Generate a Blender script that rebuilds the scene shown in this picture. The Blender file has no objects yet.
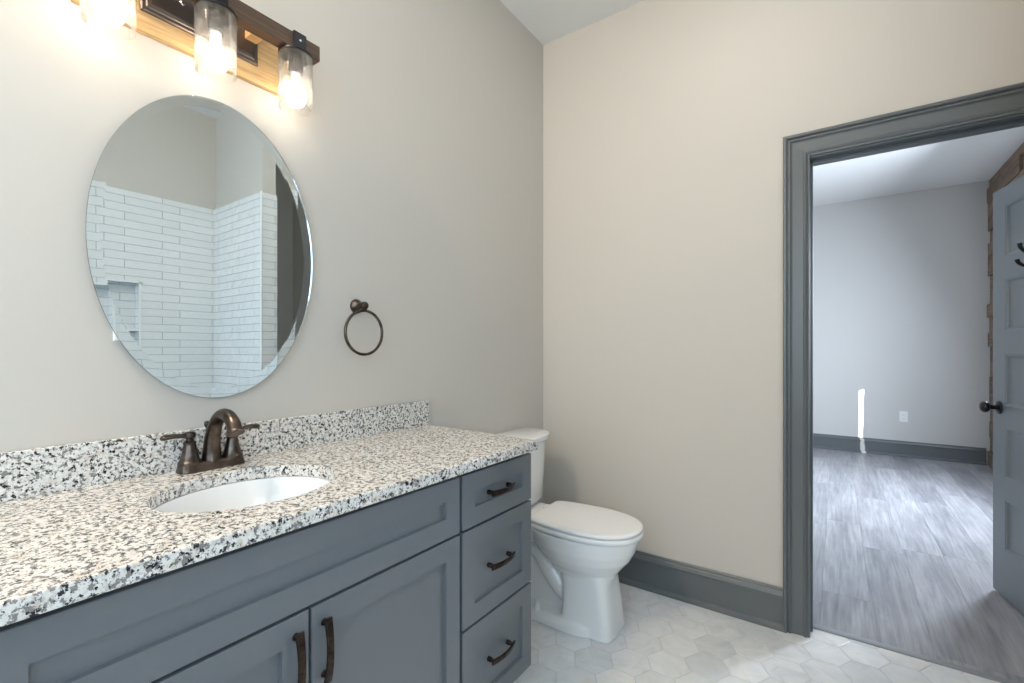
import bpy, bmesh, math, random
from mathutils import Vector, Matrix
from math import sin, cos, pi, radians

S = bpy.context.scene
COL = S.collection

# ------------------------------------------------------------------ camera, world, light, exposure
cam_d = bpy.data.cameras.new('camera')
cam_d.sensor_width = 36.0
cam_d.lens = 462.28 / 1024 * 36.0
cam_d.shift_y = 8.53 / 1024
cam_d.clip_start = 0.02
cam = bpy.data.objects.new('camera', cam_d)
cam.location = (1.4345, -2.363, 1.2328)
cam.rotation_euler = (pi / 2, 0, radians(35.13))
COL.objects.link(cam)
S.camera = cam

S.view_settings.view_transform = 'Standard'
S.view_settings.look = 'None'
S.view_settings.exposure = 0.0
S.view_settings.gamma = 1.0
S.view_settings.use_curve_mapping = False

world = bpy.data.worlds.new('sky')
S.world = world
world.use_nodes = True
bg = world.node_tree.nodes['Background']
bg.inputs[0].default_value = (0.62, 0.78, 1.0, 1)
bg.inputs[1].default_value = 1.0

BULB_STRENGTH = 16.0
FILL_GLOBE_STRENGTH = 236.0  # for the unseen globe added as warm fill
FILL_GLOBE_COLOR = (1.0, 0.83, 0.625)
BULB_COLOR = (1.0, 0.845, 0.655)


def area(name, loc, target, sx, sy, power, color, spread=180):
    d = bpy.data.lights.new(name, 'AREA')
    d.shape = 'RECTANGLE'
    d.size, d.size_y, d.energy, d.color = sx, sy, power, color
    d.spread = radians(spread)
    o = bpy.data.objects.new(name, d)
    o.location = loc
    o.rotation_euler = (Vector(target) - Vector(loc)).to_track_quat('-Z', 'Y').to_euler()
    COL.objects.link(o)
    return o


# added cool fill at two unseen bath windows; daylight at the far room window
area('bath_fill', (1.35, -3.62, 1.75), (1.30, 0, 1.55), 1.6, 1.4, 27, (0.60, 0.82, 1.0))
area('bath_side_fill', (2.90, -3.0, 1.70), (1.0, -2.2, 1.2), 0.75, 1.3, 22, (0.60, 0.82, 1.0))
area('daylight_room', (3.02, 2.575, 1.58), (1.2, 2.2, 0.75), 0.9, 1.4, 225, (0.76, 0.865, 1.0))
# recessed lamps in the two ceilings
area('ceiling_lamp_light', (1.15, -0.75, 3.028), (1.15, -0.75, 0), 0.13, 0.13, 4.5, (1.0, 0.97, 0.93))
# spot standing in for low sun, through a slit added in the far room
sun = bpy.data.lights.new('sun_streak_spot', 'SPOT')
sun.energy = 14000
sun.color = (1.0, 0.97, 0.93)
sun.spot_size = radians(5.4)
sun.spot_blend = 0.0
sun.shadow_soft_size = 0.012
sun_o = bpy.data.objects.new('sun_streak_spot', sun)
_t, _s = Vector((1.669, 4.6, 0.42)), Vector((2.807, 3.40, 0.91))
sun_o.location = _s + (_s - _t).normalized() * 7.0
sun_o.rotation_euler = (_t - _s).to_track_quat('-Z', 'Y').to_euler()
COL.objects.link(sun_o)


# ------------------------------------------------------------------ materials
def lin(r, g, b):
    f = lambda c: (c / 255 / 12.92) if c / 255 <= 0.04045 else ((c / 255 + 0.055) / 1.055) ** 2.4
    return (f(r), f(g), f(b), 1)


class Mat:
    def __init__(s, name, col=(0.5, 0.5, 0.5, 1), rough=0.5, metal=0.0, **kw):
        s.m = bpy.data.materials.new(name)
        s.m.use_nodes = True
        s.t = s.m.node_tree
        s.b = s.t.nodes['Principled BSDF']
        s.out = s.t.nodes['Material Output']
        s.b.inputs['Base Color'].default_value = col
        s.b.inputs['Roughness'].default_value = rough
        s.b.inputs['Metallic'].default_value = metal
        for k, v in kw.items():
            s.b.inputs[k.replace('_', ' ')].default_value = v

    def n(s, typ, **props):
        nd = s.t.nodes.new(typ)
        for k, v in props.items():
            if k.startswith('i_'):
                k = k[2:]
                nd.inputs[int(k) if k.isdigit() else k.replace('_', ' ')].default_value = v
            else:
                setattr(nd, k, v)
        return nd

    def l(s, a, ao, b, bi):
        s.t.links.new(a.outputs[ao], b.inputs[bi])

    def coords(s, scale=(1, 1, 1), uv=False):
        tc = s.n('ShaderNodeTexCoord')
        mp = s.n('ShaderNodeMapping')
        mp.inputs['Scale'].default_value = scale
        s.l(tc, 'UV' if uv else 'Object', mp, 'Vector')
        return mp

    def noise(s, vec, scale, detail=3, rough=0.55, out='Fac'):
        nz = s.n('ShaderNodeTexNoise')
        nz.inputs['Scale'].default_value = scale
        nz.inputs['Detail'].default_value = detail
        nz.inputs['Roughness'].default_value = rough
        if vec is not None:
            s.l(vec, 0, nz, 'Vector')
        return nz

    def ramp(s, src, so, stops):
        r = s.n('ShaderNodeValToRGB')
        el = r.color_ramp.elements
        while len(el) < len(stops):
            el.new(0.5)
        for e, (p, c) in zip(el, stops):
            e.position = p
            e.color = c if len(c) == 4 else (*c, 1)
        s.l(src, so, r, 0)
        return r

    def mix(s, fac, a, b, blend='MIX'):
        m = s.n('ShaderNodeMix', data_type='RGBA', blend_type=blend)
        for v, i in ((fac, 0), (a, 6), (b, 7)):
            if isinstance(v, tuple) and len(v) == 2:
                s.t.links.new(v[0].outputs[v[1]], m.inputs[i])
            else:
                m.inputs[i].default_value = v
        return m

    def bump(s, src, so, strength=0.2, dist=0.002):
        b = s.n('ShaderNodeBump')
        b.inputs['Strength'].default_value = strength
        b.inputs['Distance'].default_value = dist
        s.l(src, so, b, 'Height')
        s.l(b, 0, s.b, 'Normal')
        return b

    def base(s, node, out):
        s.l(node, out, s.b, 'Base Color')


M = {}


def paint(name, col, rough, bump=0.06, sc=180):
    m = Mat(name, col, rough)
    v = m.coords()
    nz = m.noise(v, sc, 2)
    m.bump(nz, 'Fac', bump, 0.002)
    M[name] = m.m
    return m


paint('wall_paint', lin(199, 194, 186), 0.75, 0.10, 220)
paint('far_wall_paint', lin(200, 199, 196), 0.75, 0.10, 220)
paint('ceiling_paint', lin(234, 234, 232), 0.85, 0.1, 160)
paint('trim_paint', lin(96, 101, 103), 0.34, 0.03, 90)
paint('vanity_paint', lin(103, 108, 113), 0.38, 0.03, 120)
paint('door_paint', lin(110, 117, 122), 0.36, 0.03, 90)
paint('cabinet_dark', lin(40, 44, 50), 0.6, 0.02)
M['ceramic'] = Mat('ceramic', lin(236, 237, 237), 0.12, 0, Coat_Weight=0.3).m
M['seat_plastic'] = Mat('seat_plastic', lin(240, 240, 239), 0.25).m
M['rubber_line'] = Mat('rubber_line', lin(60, 62, 64), 0.7).m
M['white_plastic'] = Mat('white_plastic', lin(232, 233, 232), 0.35).m
M['slot_dark'] = Mat('slot_dark', lin(40, 40, 40), 0.6).m
M['strip_metal'] = Mat('strip_metal', lin(150, 153, 157), 0.45, 0.3).m
M['chrome'] = Mat('chrome', lin(210, 212, 215), 0.12, 1.0).m
M['black_iron'] = Mat('black_iron', lin(36, 36, 40), 0.38, 0.6).m
M['dark_bronze'] = Mat('dark_bronze', lin(112, 102, 96), 0.36, 0.85).m
M['satin_black'] = Mat('satin_black', lin(20, 20, 23), 0.30, 0.2).m

m = Mat('bronze', lin(92, 78, 68), 0.30, 1.0)
nz = m.noise(m.coords(), 35, 3)
r = m.ramp(nz, 'Fac', [(0.3, lin(62, 54, 49)), (0.7, lin(108, 97, 89))])
m.base(r, 'Color')
M['bronze'] = m.m
m = Mat('bronze_pull', lin(80, 64, 56), 0.28, 1.0)
nz = m.noise(m.coords(), 60, 3)
r = m.ramp(nz, 'Fac', [(0.3, lin(44, 38, 36)), (0.75, lin(84, 70, 62))])
m.base(r, 'Color')
M['bronze_pull'] = m.m

M['silvering'] = Mat('silvering', (0.77, 0.86, 0.93, 1), 0.0, 1.0).m
M['clear_glass'] = Mat('clear_glass', (0.97, 0.985, 0.985, 1), 0.0, 0.0, Transmission_Weight=1.0, IOR=1.5).m
M['mirror_edge'] = Mat('mirror_edge', lin(120, 140, 140), 0.15, 0.3).m

# granite: pale ground, grey and tan crystals, black flecks
m = Mat('granite', (0.7, 0.67, 0.6, 1), 0.16)
v = m.coords()
warp = m.noise(v, 40, 2, out='Color')
n1 = m.noise(v, 100, 4, 0.66)
n2 = m.noise(v, 105, 3, 0.6)
n3 = m.noise(v, 45, 3, 0.6)
vo = m.n('ShaderNodeTexVoronoi', i_Scale=220.0)
m.l(v, 0, vo, 'Vector')
ground = m.ramp(vo, 'Color', [(0.15, lin(204, 201, 195)), (0.5, lin(232, 230, 226)), (0.9, lin(216, 213, 206))])
tanm = m.ramp(n3, 'Fac', [(0.55, (0, 0, 0)), (0.70, (0.75, 0.75, 0.75))])
g1 = m.mix((tanm, 'Color'), (ground, 'Color'), lin(196, 178, 156))
greym = m.ramp(n1, 'Fac', [(0.53, (0, 0, 0)), (0.575, (1, 1, 1))])
g2 = m.mix((greym, 'Color'), (g1, 2), lin(132, 128, 126))
mp2 = m.n('ShaderNodeMapping', i_Location=(3.1, 7.7, 1.3))
m.l(v, 0, mp2, 'Vector')
n4 = m.noise(mp2, 122, 5, 0.64)
blk = m.ramp(n4, 'Fac', [(0.56, (0, 0, 0)), (0.585, (1, 1, 1))])
g3 = m.mix((blk, 'Color'), (g2, 2), lin(34, 36, 43))
m.base(g3, 2)
M['granite'] = m.m


def wood(name, c1, c2, c3, rough=0.5, uscale=(1.2, 26, 1), island=False, seed=0.0, tone=0.35, bump=0.15):
    m = Mat(name, c2, rough)
    tc = m.n('ShaderNodeTexCoord')
    add = m.n('ShaderNodeVectorMath', operation='ADD')
    m.l(tc, 'UV', add, 0)
    geo = m.n('ShaderNodeNewGeometry')
    if island:
        comb = m.n('ShaderNodeCombineXYZ')
        mul = m.n('ShaderNodeMath', operation='MULTIPLY', i_1=57.3)
        m.l(geo, 'Random Per Island', mul, 0)
        m.l(mul, 0, comb, 0)
        m.l(mul, 0, comb, 1)
        m.l(comb, 0, add, 1)
    else:
        add.inputs[1].default_value = (seed, seed * 1.7, 0)
    mp = m.n('ShaderNodeMapping')
    mp.inputs['Scale'].default_value = uscale
    m.l(add, 0, mp, 'Vector')
    n1 = m.noise(mp, 3.0, 6, 0.62)
    n1.inputs['Distortion'].default_value = 0.6
    mp2 = m.n('ShaderNodeMapping')
    mp2.inputs['Scale'].default_value = (uscale[0] * 0.9, uscale[1] * 0.22, 1)
    m.l(add, 0, mp2, 'Vector')
    n2 = m.noise(mp2, 2.2, 3, 0.5)
    r1 = m.ramp(n1, 'Fac', [(0.28, c1), (0.52, c2), (0.75, c3)])
    r2 = m.ramp(n2, 'Fac', [(0.3, (0.62, 0.62, 0.64)), (0.7, (1.2, 1.2, 1.2))])
    mx = m.mix(tone, (r1, 'Color'), (r2, 'Color'), 'MULTIPLY')
    last = mx
    if island:
        r3 = m.ramp(geo, 'Random Per Island', [(0.0, (0.72, 0.72, 0.75)), (0.5, (1, 1, 1)), (1.0, (1.22, 1.22, 1.20))])
        last = m.mix(0.85, (mx, 2), (r3, 'Color'), 'MULTIPLY')
    m.base(last, 2)
    m.bump(n1, 'Fac', bump, 0.002)
    M[name] = m.m


wood('floor_planks', lin(126, 125, 128), lin(152, 152, 156), lin(172, 172, 175), 0.36, (0.9, 17, 1), True, tone=0.75, bump=0.06)
wood('rustic_planks', lin(92, 74, 60), lin(134, 112, 94), lin(160, 140, 122), 0.7, (1.2, 22, 1), True, tone=0.6)
wood('light_board', lin(166, 130, 86), lin(206, 170, 120), lin(220, 190, 146), 0.6, (2.5, 40, 1), seed=2.0)
wood('bar_wood', lin(58, 43, 31), lin(84, 63, 46), lin(104, 80, 60), 0.55, (2.5, 60, 1), seed=5.0)
wood('spacer_wood', lin(170, 130, 84), lin(196, 156, 106), lin(210, 172, 126), 0.55, (2.5, 40, 1), seed=8.0)

# marble hexagon tiles: every tile has its own vein offset and tone
m = Mat('marble_tile', (0.7, 0.7, 0.7, 1), 0.22)
tc = m.n('ShaderNodeTexCoord')
geo = m.n('ShaderNodeNewGeometry')
comb = m.n('ShaderNodeCombineXYZ')
mul = m.n('ShaderNodeMath', operation='MULTIPLY', i_1=91.7)
m.l(geo, 'Random Per Island', mul, 0)
m.l(mul, 0, comb, 2)
add = m.n('ShaderNodeVectorMath', operation='ADD')
m.l(tc, 'Object', add, 0)
m.l(comb, 0, add, 1)
n1 = m.noise(add, 7, 5, 0.6)
n1.inputs['Distortion'].default_value = 1.4
n2 = m.noise(add, 16, 5, 0.65)
r1 = m.ramp(n1, 'Fac', [(0.28, lin(214, 216, 217)), (0.45, lin(228, 230, 231)), (0.62, lin(236, 237, 237)), (0.80, lin(230, 221, 210))])
r2 = m.ramp(n2, 'Fac', [(0.35, (0.94, 0.94, 0.94)), (0.6, (1, 1, 1))])
mx = m.mix(0.8, (r1, 'Color'), (r2, 'Color'), 'MULTIPLY')
r3 = m.ramp(geo, 'Random Per Island', [(0.0, (0.84, 0.855, 0.87)), (0.35, (0.95, 0.95, 0.95)), (0.8, (1, 1, 1)), (1.0, (1.0, 0.96, 0.91))])
mx2 = m.mix(0.9, (mx, 2), (r3, 'Color'), 'MULTIPLY')
m.base(mx2, 2)
M['marble_tile'] = m.m
M['grout'] = Mat('grout', lin(200, 199, 197), 0.9).m

# long white wall tiles with a hand made, slightly wavy glaze
m = Mat('subway_tile', (0.8, 0.8, 0.8, 1), 0.04)
tc = m.n('ShaderNodeTexCoord')
br = m.n('ShaderNodeTexBrick', offset=0.3333, offset_frequency=2)
br.inputs['Color1'].default_value = lin(226, 228, 228)
br.inputs['Color2'].default_value = lin(232, 233, 232)
br.inputs['Mortar'].default_value = lin(182, 186, 188)
br.inputs['Scale'].default_value = 1.0
br.inputs['Mortar Size'].default_value = 0.0022
br.inputs['Mortar Smooth'].default_value = 0.3
br.inputs['Brick Width'].default_value = 0.3255
br.inputs['Row Height'].default_value = 0.0545
m.l(tc, 'UV', br, 'Vector')
m.base(br, 'Color')
nz = m.noise(None, 11, 2)
m.l(tc, 'UV', nz, 'Vector')
inv = m.n('ShaderNodeMath', operation='MULTIPLY_ADD', i_1=-0.35, i_2=0.6)
m.l(br, 'Fac', inv, 0)
sm = m.n('ShaderNodeMath', operation='ADD')
m.l(inv, 0, sm, 0)
m.l(nz, 'Fac', sm, 1)
m.bump(sm, 0, 0.9, 0.010)
M['subway_tile'] = m.m

# thin seeded glass: clear with small bubbles, reflecting at its skin
m = Mat('seeded_glass')
t = m.t
t.nodes.remove(m.b)
tr = m.n('ShaderNodeBsdfTransparent', i_Color=(0.985, 0.985, 0.985, 1))
gl = m.n('ShaderNodeBsdfGlossy', i_Roughness=0.06)
df = m.n('ShaderNodeBsdfTranslucent', i_Color=(0.9, 0.9, 0.9, 1))
fr = m.n('ShaderNodeLayerWeight', i_Blend=0.12)
v = m.coords()
vo = m.n('ShaderNodeTexVoronoi', i_Scale=260.0)
m.l(v, 0, vo, 'Vector')
seeds = m.ramp(vo, 'Distance', [(0.10, (0.45, 0.45, 0.45)), (0.26, (0.10, 0.10, 0.10))])
big = m.noise(v, 45, 3)
bm_ = m.ramp(big, 'Fac', [(0.40, (0.45, 0.45, 0.45)), (0.62, (1, 1, 1))])
sd = m.mix(1.0, (seeds, 'Color'), (bm_, 'Color'), 'MULTIPLY')
m1 = m.n('ShaderNodeMixShader')
m2 = m.n('ShaderNodeMixShader')
frs = m.n('ShaderNodeMath', operation='MULTIPLY', i_1=0.6)
m.l(fr, 'Fresnel', frs, 0)
m.l(frs, 0, m1, 0)
m.l(tr, 0, m1, 1)
m.l(gl, 0, m1, 2)
m.l(sd, 2, m2, 0)
m.l(m1, 0, m2, 1)
m.l(df, 0, m2, 2)
m.l(m2, 0, m.out, 'Surface')
M['seeded_glass'] = m.m

m = Mat('bulb_glow', (0.9, 0.9, 0.88, 1), 0.4)
m.b.inputs['Emission Color'].default_value = (*BULB_COLOR, 1)
m.b.inputs['Emission Strength'].default_value = BULB_STRENGTH
M['bulb_glow'] = m.m
m = Mat('fill_globe_glow', (0.9, 0.9, 0.88, 1), 0.4)
m.b.inputs['Emission Color'].default_value = (*FILL_GLOBE_COLOR, 1)
m.b.inputs['Emission Strength'].default_value = FILL_GLOBE_STRENGTH
M['fill_globe_glow'] = m.m
m = Mat('lamp_lens', (0.9, 0.9, 0.88, 1), 0.4)
m.b.inputs['Emission Color'].default_value = (1.0, 0.93, 0.85, 1)
m.b.inputs['Emission Strength'].default_value = 6.0
M['lamp_lens'] = m.m


# ------------------------------------------------------------------ mesh helpers
def boxuv(bm):
    uv = bm.loops.layers.uv.verify()
    for f in bm.faces:
        n = f.normal
        a = (abs(n.x), abs(n.y), abs(n.z))
        i = a.index(max(a))
        for lp in f.loops:
            c = lp.vert.co
            lp[uv].uv = ((c.y, c.z), (c.x, c.z), (c.y, c.x))[i]


def obj(name, bm, mat, parent=None, smooth=None, bevel=None, segs=2, mats=None, loc=None, fix=True):
    if fix:
        bmesh.ops.recalc_face_normals(bm, faces=bm.faces)
    bm.normal_update()
    boxuv(bm)
    me = bpy.data.meshes.new(name)
    bm.to_mesh(me)
    bm.free()
    me.materials.append(M[mat])
    for x in mats or []:
        me.materials.append(M[x])
    o = bpy.data.objects.new(name, me)
    COL.objects.link(o)
    if loc:
        o.location = loc
    if parent:
        o.parent = parent
    if bevel:
        b = o.modifiers.new('bevel', 'BEVEL')
        b.width, b.segments, b.limit_method, b.angle_limit = bevel, segs, 'ANGLE', radians(35)
        b.harden_normals = False
    if smooth is not None:
        me.polygons.foreach_set('use_smooth', [True] * len(me.polygons))
        me.set_sharp_from_angle(angle=radians(smooth))
    return o


def thing(name, label, cat, loc=(0, 0, 0), rz=0.0, group=None):
    o = bpy.data.objects.new(name, None)
    o.empty_display_size = 0.05
    COL.objects.link(o)
    o.location = loc
    o.rotation_euler = (0, 0, rz)
    return tag(o, label, cat, group)


def tag(o, label, cat, group=None):
    o['label'] = label
    o['category'] = cat
    if group:
        o['group'] = group
    return o


def struct(o, label, cat):
    o['kind'] = 'structure'
    o['label'] = label
    o['category'] = cat
    return o


def box(bm, x0, x1, y0, y1, z0, z1):
    vs = [bm.verts.new(p) for p in ((x0, y0, z0), (x1, y0, z0), (x1, y1, z0), (x0, y1, z0), (x0, y0, z1), (x1, y0, z1), (x1, y1, z1), (x0, y1, z1))]
    fs = []
    for q in ((3, 2, 1, 0), (4, 5, 6, 7), (0, 1, 5, 4), (1, 2, 6, 5), (2, 3, 7, 6), (3, 0, 4, 7)):
        fs.append(bm.faces.new([vs[i] for i in q]))
    return fs


def loft(bm, rings, cap0=True, cap1=True, closed=True):
    rs = [[bm.verts.new(p) for p in r] for r in rings]
    n = len(rs[0])
    for a, b in zip(rs, rs[1:]):
        for i in range(n if closed else n - 1):
            j = (i + 1) % n
            bm.faces.new((a[i], a[j], b[j], b[i]))
    if cap0:
        bm.faces.new(list(reversed(rs[0])))
    if cap1:
        bm.faces.new(rs[-1])
    return rs


def lathe(bm, prof, n=40, mtx=None, cap0=True, cap1=True):
    rings = []
    for rad, z in prof:
        ring = [Vector((rad * cos(2 * pi * i / n), rad * sin(2 * pi * i / n), z)) for i in range(n)]
        if mtx:
            ring = [mtx @ p for p in ring]
        rings.append(ring)
    return loft(bm, rings, cap0, cap1)


def tube(bm, path, radii, n=16, sx=1.0, sy=1.0, up=Vector((0, 1, 0)), squared=None):
    """sweep an ellipse (or rounded rectangle) along a path"""
    pts = [Vector(p) for p in path]
    if not hasattr(radii, '__len__'):
        radii = [radii] * len(pts)
    rings = []
    for i, p in enumerate(pts):
        t = (pts[min(i + 1, len(pts) - 1)] - pts[max(i - 1, 0)]).normalized()
        side = up - t * up.dot(t)
        side.normalize()
        nrm = t.cross(side)
        ring = []
        for k in range(n):
            a = 2 * pi * k / n
            ca, sa = cos(a), sin(a)
            if squared:
                ca = math.copysign(abs(ca) ** squared, ca)
                sa = math.copysign(abs(sa) ** squared, sa)
            ring.append(p + side * (ca * radii[i] * sx) + nrm * (sa * radii[i] * sy))
        rings.append(ring)
    return loft(bm, rings)


def bez(pts, n=20):
    """smooth Catmull-Rom curve through the points"""
    P = [Vector(p) for p in pts]
    P = [P[0] * 2 - P[1]] + P + [P[-1] * 2 - P[-2]]
    out = []
    for i in range(1, len(P) - 2):
        for k in range(n):
            t = k / n
            a, b, c, d = P[i - 1], P[i], P[i + 1], P[i + 2]
            out.append(0.5 * ((2 * b) + (c - a) * t + (2 * a - 5 * b + 4 * c - d) * t * t + (3 * b - a - 3 * c + d) * t ** 3))
    out.append(P[-2])
    return out


def lerp_seq(vals, n):
    m_ = len(vals) - 1
    res = []
    for i in range(n):
        f = i / (n - 1) * m_
        k = min(int(f), m_ - 1)
        res.append(vals[k] + (vals[k + 1] - vals[k]) * (f - k))
    return res


def sweep(bm, prof, p0, p1, out):
    """prof: (distance from wall, height) closed outline, extruded p0 -> p1"""
    out = Vector(out)
    r0 = [Vector(p0) + out * d + Vector((0, 0, z)) for d, z in prof]
    r1 = [Vector(p1) + out * d + Vector((0, 0, z)) for d, z in prof]
    loft(bm, [r0, r1])


# ------------------------------------------------------------------ the room
XR = 2.77      # right wall of bath and plank wall of the room beyond
H = 3.05
WB = 0.12      # thickness of the wall with the doorway
DX0, DX1, DZ = 1.318, 2.262, 2.08   # rough opening
YF = 4.62      # far wall

bm = bmesh.new()
box(bm, -0.12, 0, -3.5, WB, 0, H)
struct(obj('wall_left', bm, 'wall_paint'), 'cream painted wall behind the vanity, mirror and toilet tank', 'wall')
bm = bmesh.new()
box(bm, 0.0, DX0, 0, WB, 0, H)
box(bm, DX1, XR, 0, WB, 0, H)
box(bm, DX0, DX1, 0, WB, DZ, H)
box(bm, -1.3, -0.12, 0, WB, 0, H)
struct(obj('wall_back', bm, 'wall_paint'), 'beige painted wall pierced by the grey framed doorway', 'wall')
bm = bmesh.new()
box(bm, XR, XR + 0.1, -2.6, WB, 0, H)
for a in ((-3.5, -3.4, 0, H), (-3.4, -2.6, 0, 1.0), (-3.4, -2.6, 2.4, H)):
    box(bm, XR, XR + 0.1, a[0], a[1], a[2], a[3])
struct(obj('wall_right', bm, 'wall_paint'), 'painted wall on the shower side, seen only in the mirror', 'wall')
bm = bmesh.new()
for a in ((0, 0.5, 0, H), (2.2, XR, 0, H), (0.5, 2.2, 0, 1.0), (0.5, 2.2, 2.5, H)):
    box(bm, a[0], a[1], -3.5, -3.4, a[2], a[3])
struct(obj('wall_front', bm, 'wall_paint'), 'painted wall with an added window opening behind the viewpoint', 'wall')
bm = bmesh.new()
box(bm, -0.12, XR + 0.1, -3.5, WB * 0.5, H, H + 0.08)
struct(obj('ceiling', bm, 'ceiling_paint'), 'white bathroom ceiling above the beige walls', 'ceiling')
bm = bmesh.new()
box(bm, -1.3, XR + 0.1, WB * 0.5, YF + 0.1, H, H + 0.08)
struct(obj('ceiling', bm, 'ceiling_paint'), 'pale ceiling of the room beyond the doorway', 'ceiling')

# bathroom floor: hexagon tiles standing 1.5 mm above a grout bed
bm = bmesh.new()
SEAM = 0.088
for f in box(bm, 0, XR, -3.4, SEAM, -0.05, -0.0015):
    f.material_index = 1
AF = 0.146
Rx = AF / math.sqrt(3)
rnd = random.Random(4)
hexes = bmesh.new()
for i in range(-12, 30):
    for j in range(-32, 16):
        cx = 0.512 + i * Rx * 1.5
        cy = -0.742 + (j + 0.5 * (i % 2)) * AF
        if not (-0.1 < cx < XR + 0.1 and -3.5 < cy < SEAM + 0.1):
            continue
        g = Rx - 0.0018
        rings = []
        for rr, z in ((g, -0.0014), (g, -0.0006), (g - 0.0016, 0.0)):
            rings.append([(cx + rr * cos(pi / 3 * k), cy + rr * sin(pi / 3 * k), z) for k in range(6)])
        loft(hexes, rings, cap0=False)
for co, no in (((0.001, 0, 0), (-1, 0, 0)), ((XR - 0.001, 0, 0), (1, 0, 0)), ((0, SEAM, 0), (0, 1, 0)), ((0, -3.39, 0), (0, -1, 0))):
    bmesh.ops.bisect_plane(hexes, geom=hexes.verts[:] + hexes.edges[:] + hexes.faces[:], plane_co=co, plane_no=no, clear_outer=True)
tmp = bpy.data.meshes.new('tmp')
hexes.to_mesh(tmp)
hexes.free()
bm.from_mesh(tmp)
bpy.data.meshes.remove(tmp)
struct(obj('floor', bm, 'marble_tile', mats=['grout'], fix=False), 'white marble hexagon tile bathroom floor', 'floor')

# plank floor of the room beyond: every board its own island
bm = bmesh.new()
rnd = random.Random(11)
x = -1.36
while x < XR:
    w = 0.195
    y = SEAM + 0.02 - rnd.random() * 1.2
    while y < YF:
        L = 1.22
        y0, y1 = max(y, SEAM + 0.02), min(y + L, YF)
        if y1 > y0 + 0.02:
            e = 0.0003
            x0, x1 = x + e, min(x + w, XR) - e
            rings = [[(x0 + d, y0 + e + d, z), (x1 - d, y0 + e + d, z), (x1 - d, y1 - e - d, z), (x0 + d, y1 - e - d, z)] for d, z in ((0, -0.05), (0, -0.0004), (0.0004, 0.0))]
            loft(bm, rings)
        y += L
    x += w
struct(obj('floor', bm, 'floor_planks', fix=False), 'grey wood plank floor of the room beyond the doorway', 'floor')

# metal strip between tile and planks
bm = bmesh.new()
sweep(bm, [(0, -0.001), (0, 0.004), (0.006, 0.007), (0.026, 0.007), (0.034, 0.004), (0.034, -0.001)], (1.339, SEAM - 0.008, 0), (2.241, SEAM - 0.008, 0), (0, 1, 0))
struct(obj('trim_1', bm, 'strip_metal'), 'narrow grey threshold strip between white tile and grey planks', 'trim')

# far room
bm = bmesh.new()
box(bm, -1.3, XR + 0.1, YF, YF + 0.1, 0, H)
struct(obj('wall_far', bm, 'far_wall_paint'), 'plain grey white wall at the end of the room beyond the doorway', 'wall')
bm = bmesh.new()
box(bm, -1.4, -1.3, 0, YF + 0.1, 0, H)
struct(obj('wall_far_left', bm, 'far_wall_paint'), 'left wall of the room beyond, hidden behind the doorway wall', 'wall')
# plank clad wall with a window and a slit added for the sun streak
WIN = (2.05, 3.05, 0.80, 2.35)     # y0 y1 z0 z1
SUN_SLIT = (3.330, 3.470, 0.50, 1.20)  # opening added to shape the sun streak on the far wall
bm = bmesh.new()
holes = (WIN, SUN_SLIT)
ys = sorted({WB, WIN[0], WIN[1], SUN_SLIT[0], SUN_SLIT[1], YF})
zs = sorted({0, WIN[2], WIN[3], SUN_SLIT[2], SUN_SLIT[3], H})
for y0, y1 in zip(ys, ys[1:]):
    for z0, z1 in zip(zs, zs[1:]):
        if any(h[0] <= y0 and y1 <= h[1] and h[2] <= z0 and z1 <= h[3] for h in holes):
            continue
        box(bm, XR + 0.03, XR + 0.1, y0, y1, z0, z1)
struct(obj('wall_far_right', bm, 'far_wall_paint'), 'wall behind the wood planks of the room beyond', 'wall')
bm = bmesh.new()
rnd = random.Random(5)
zedges = [0.0, 0.15, 0.30, 0.47, 0.62, 0.79, 0.95, 1.10, 1.27, 1.42, 1.58, 1.72, 1.88, 2.02, 2.245, 2.37, 2.50, 2.65, 2.80, 2.955, H]
for z0, z1 in zip(zedges, zedges[1:]):
    segs = [(WB, YF)]
    for h in holes:
        if z0 < h[3] and z1 > h[2]:
            segs = [s for a, b in segs for s in ((a, min(b, h[0])), (max(a, h[1]), b)) if s[1] - s[0] > 0.02]
    for a, b in segs:
        y = b
        first = True
        while y > a + 0.01:
            L = rnd.uniform(0.6, 1.5)
            y0 = max(a, y - L)
            t = rnd.choice((0.0, 0.006, 0.018, 0.026)) if y > 3.7 else 0.0
            e = 0.0012
            xx = XR - t
            d = 0.003
            rings = [[(xq, y0 + e + q, z0 + e + q), (xq, y - e - q, z0 + e + q), (xq, y - e - q, z1 - e - q), (xq, y0 + e + q, z1 - e - q)] for xq, q in ((XR + 0.03, 0), (xx + d, 0), (xx, d))]
            loft(bm, rings)
            y = y0
struct(obj('wall_planks', bm, 'rustic_planks'), 'rustic brown wood plank accent wall behind the open door', 'wall')


def window(name, axis, c, a0, a1, z0, z1, label):
    """frame with one mullion and panes, in a wall of constant axis value"""
    root = bpy.data.objects.new(name, None)
    COL.objects.link(root)
    struct(root, label, 'window')

    def bx(bmm, a, b, u, v, t0, t1):
        if axis == 'y':
            box(bmm, a, b, c + t0, c + t1, u, v)
        else:
            box(bmm, c + t0, c + t1, a, b, u, v)
    f = bmesh.new()
    w = 0.05
    bx(f, a0, a1, z0, z0 + w, -0.04, 0.04)
    bx(f, a0, a1, z1 - w, z1, -0.04, 0.04)
    bx(f, a0, a0 + w, z0 + w, z1 - w, -0.04, 0.04)
    bx(f, a1 - w, a1, z0 + w, z1 - w, -0.04, 0.04)
    mid = (z0 + z1) / 2
    bx(f, a0 + w, a1 - w, mid - 0.02, mid + 0.02, -0.03, 0.03)
    obj('frame', f, 'white_plastic', root)
    return root


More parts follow.
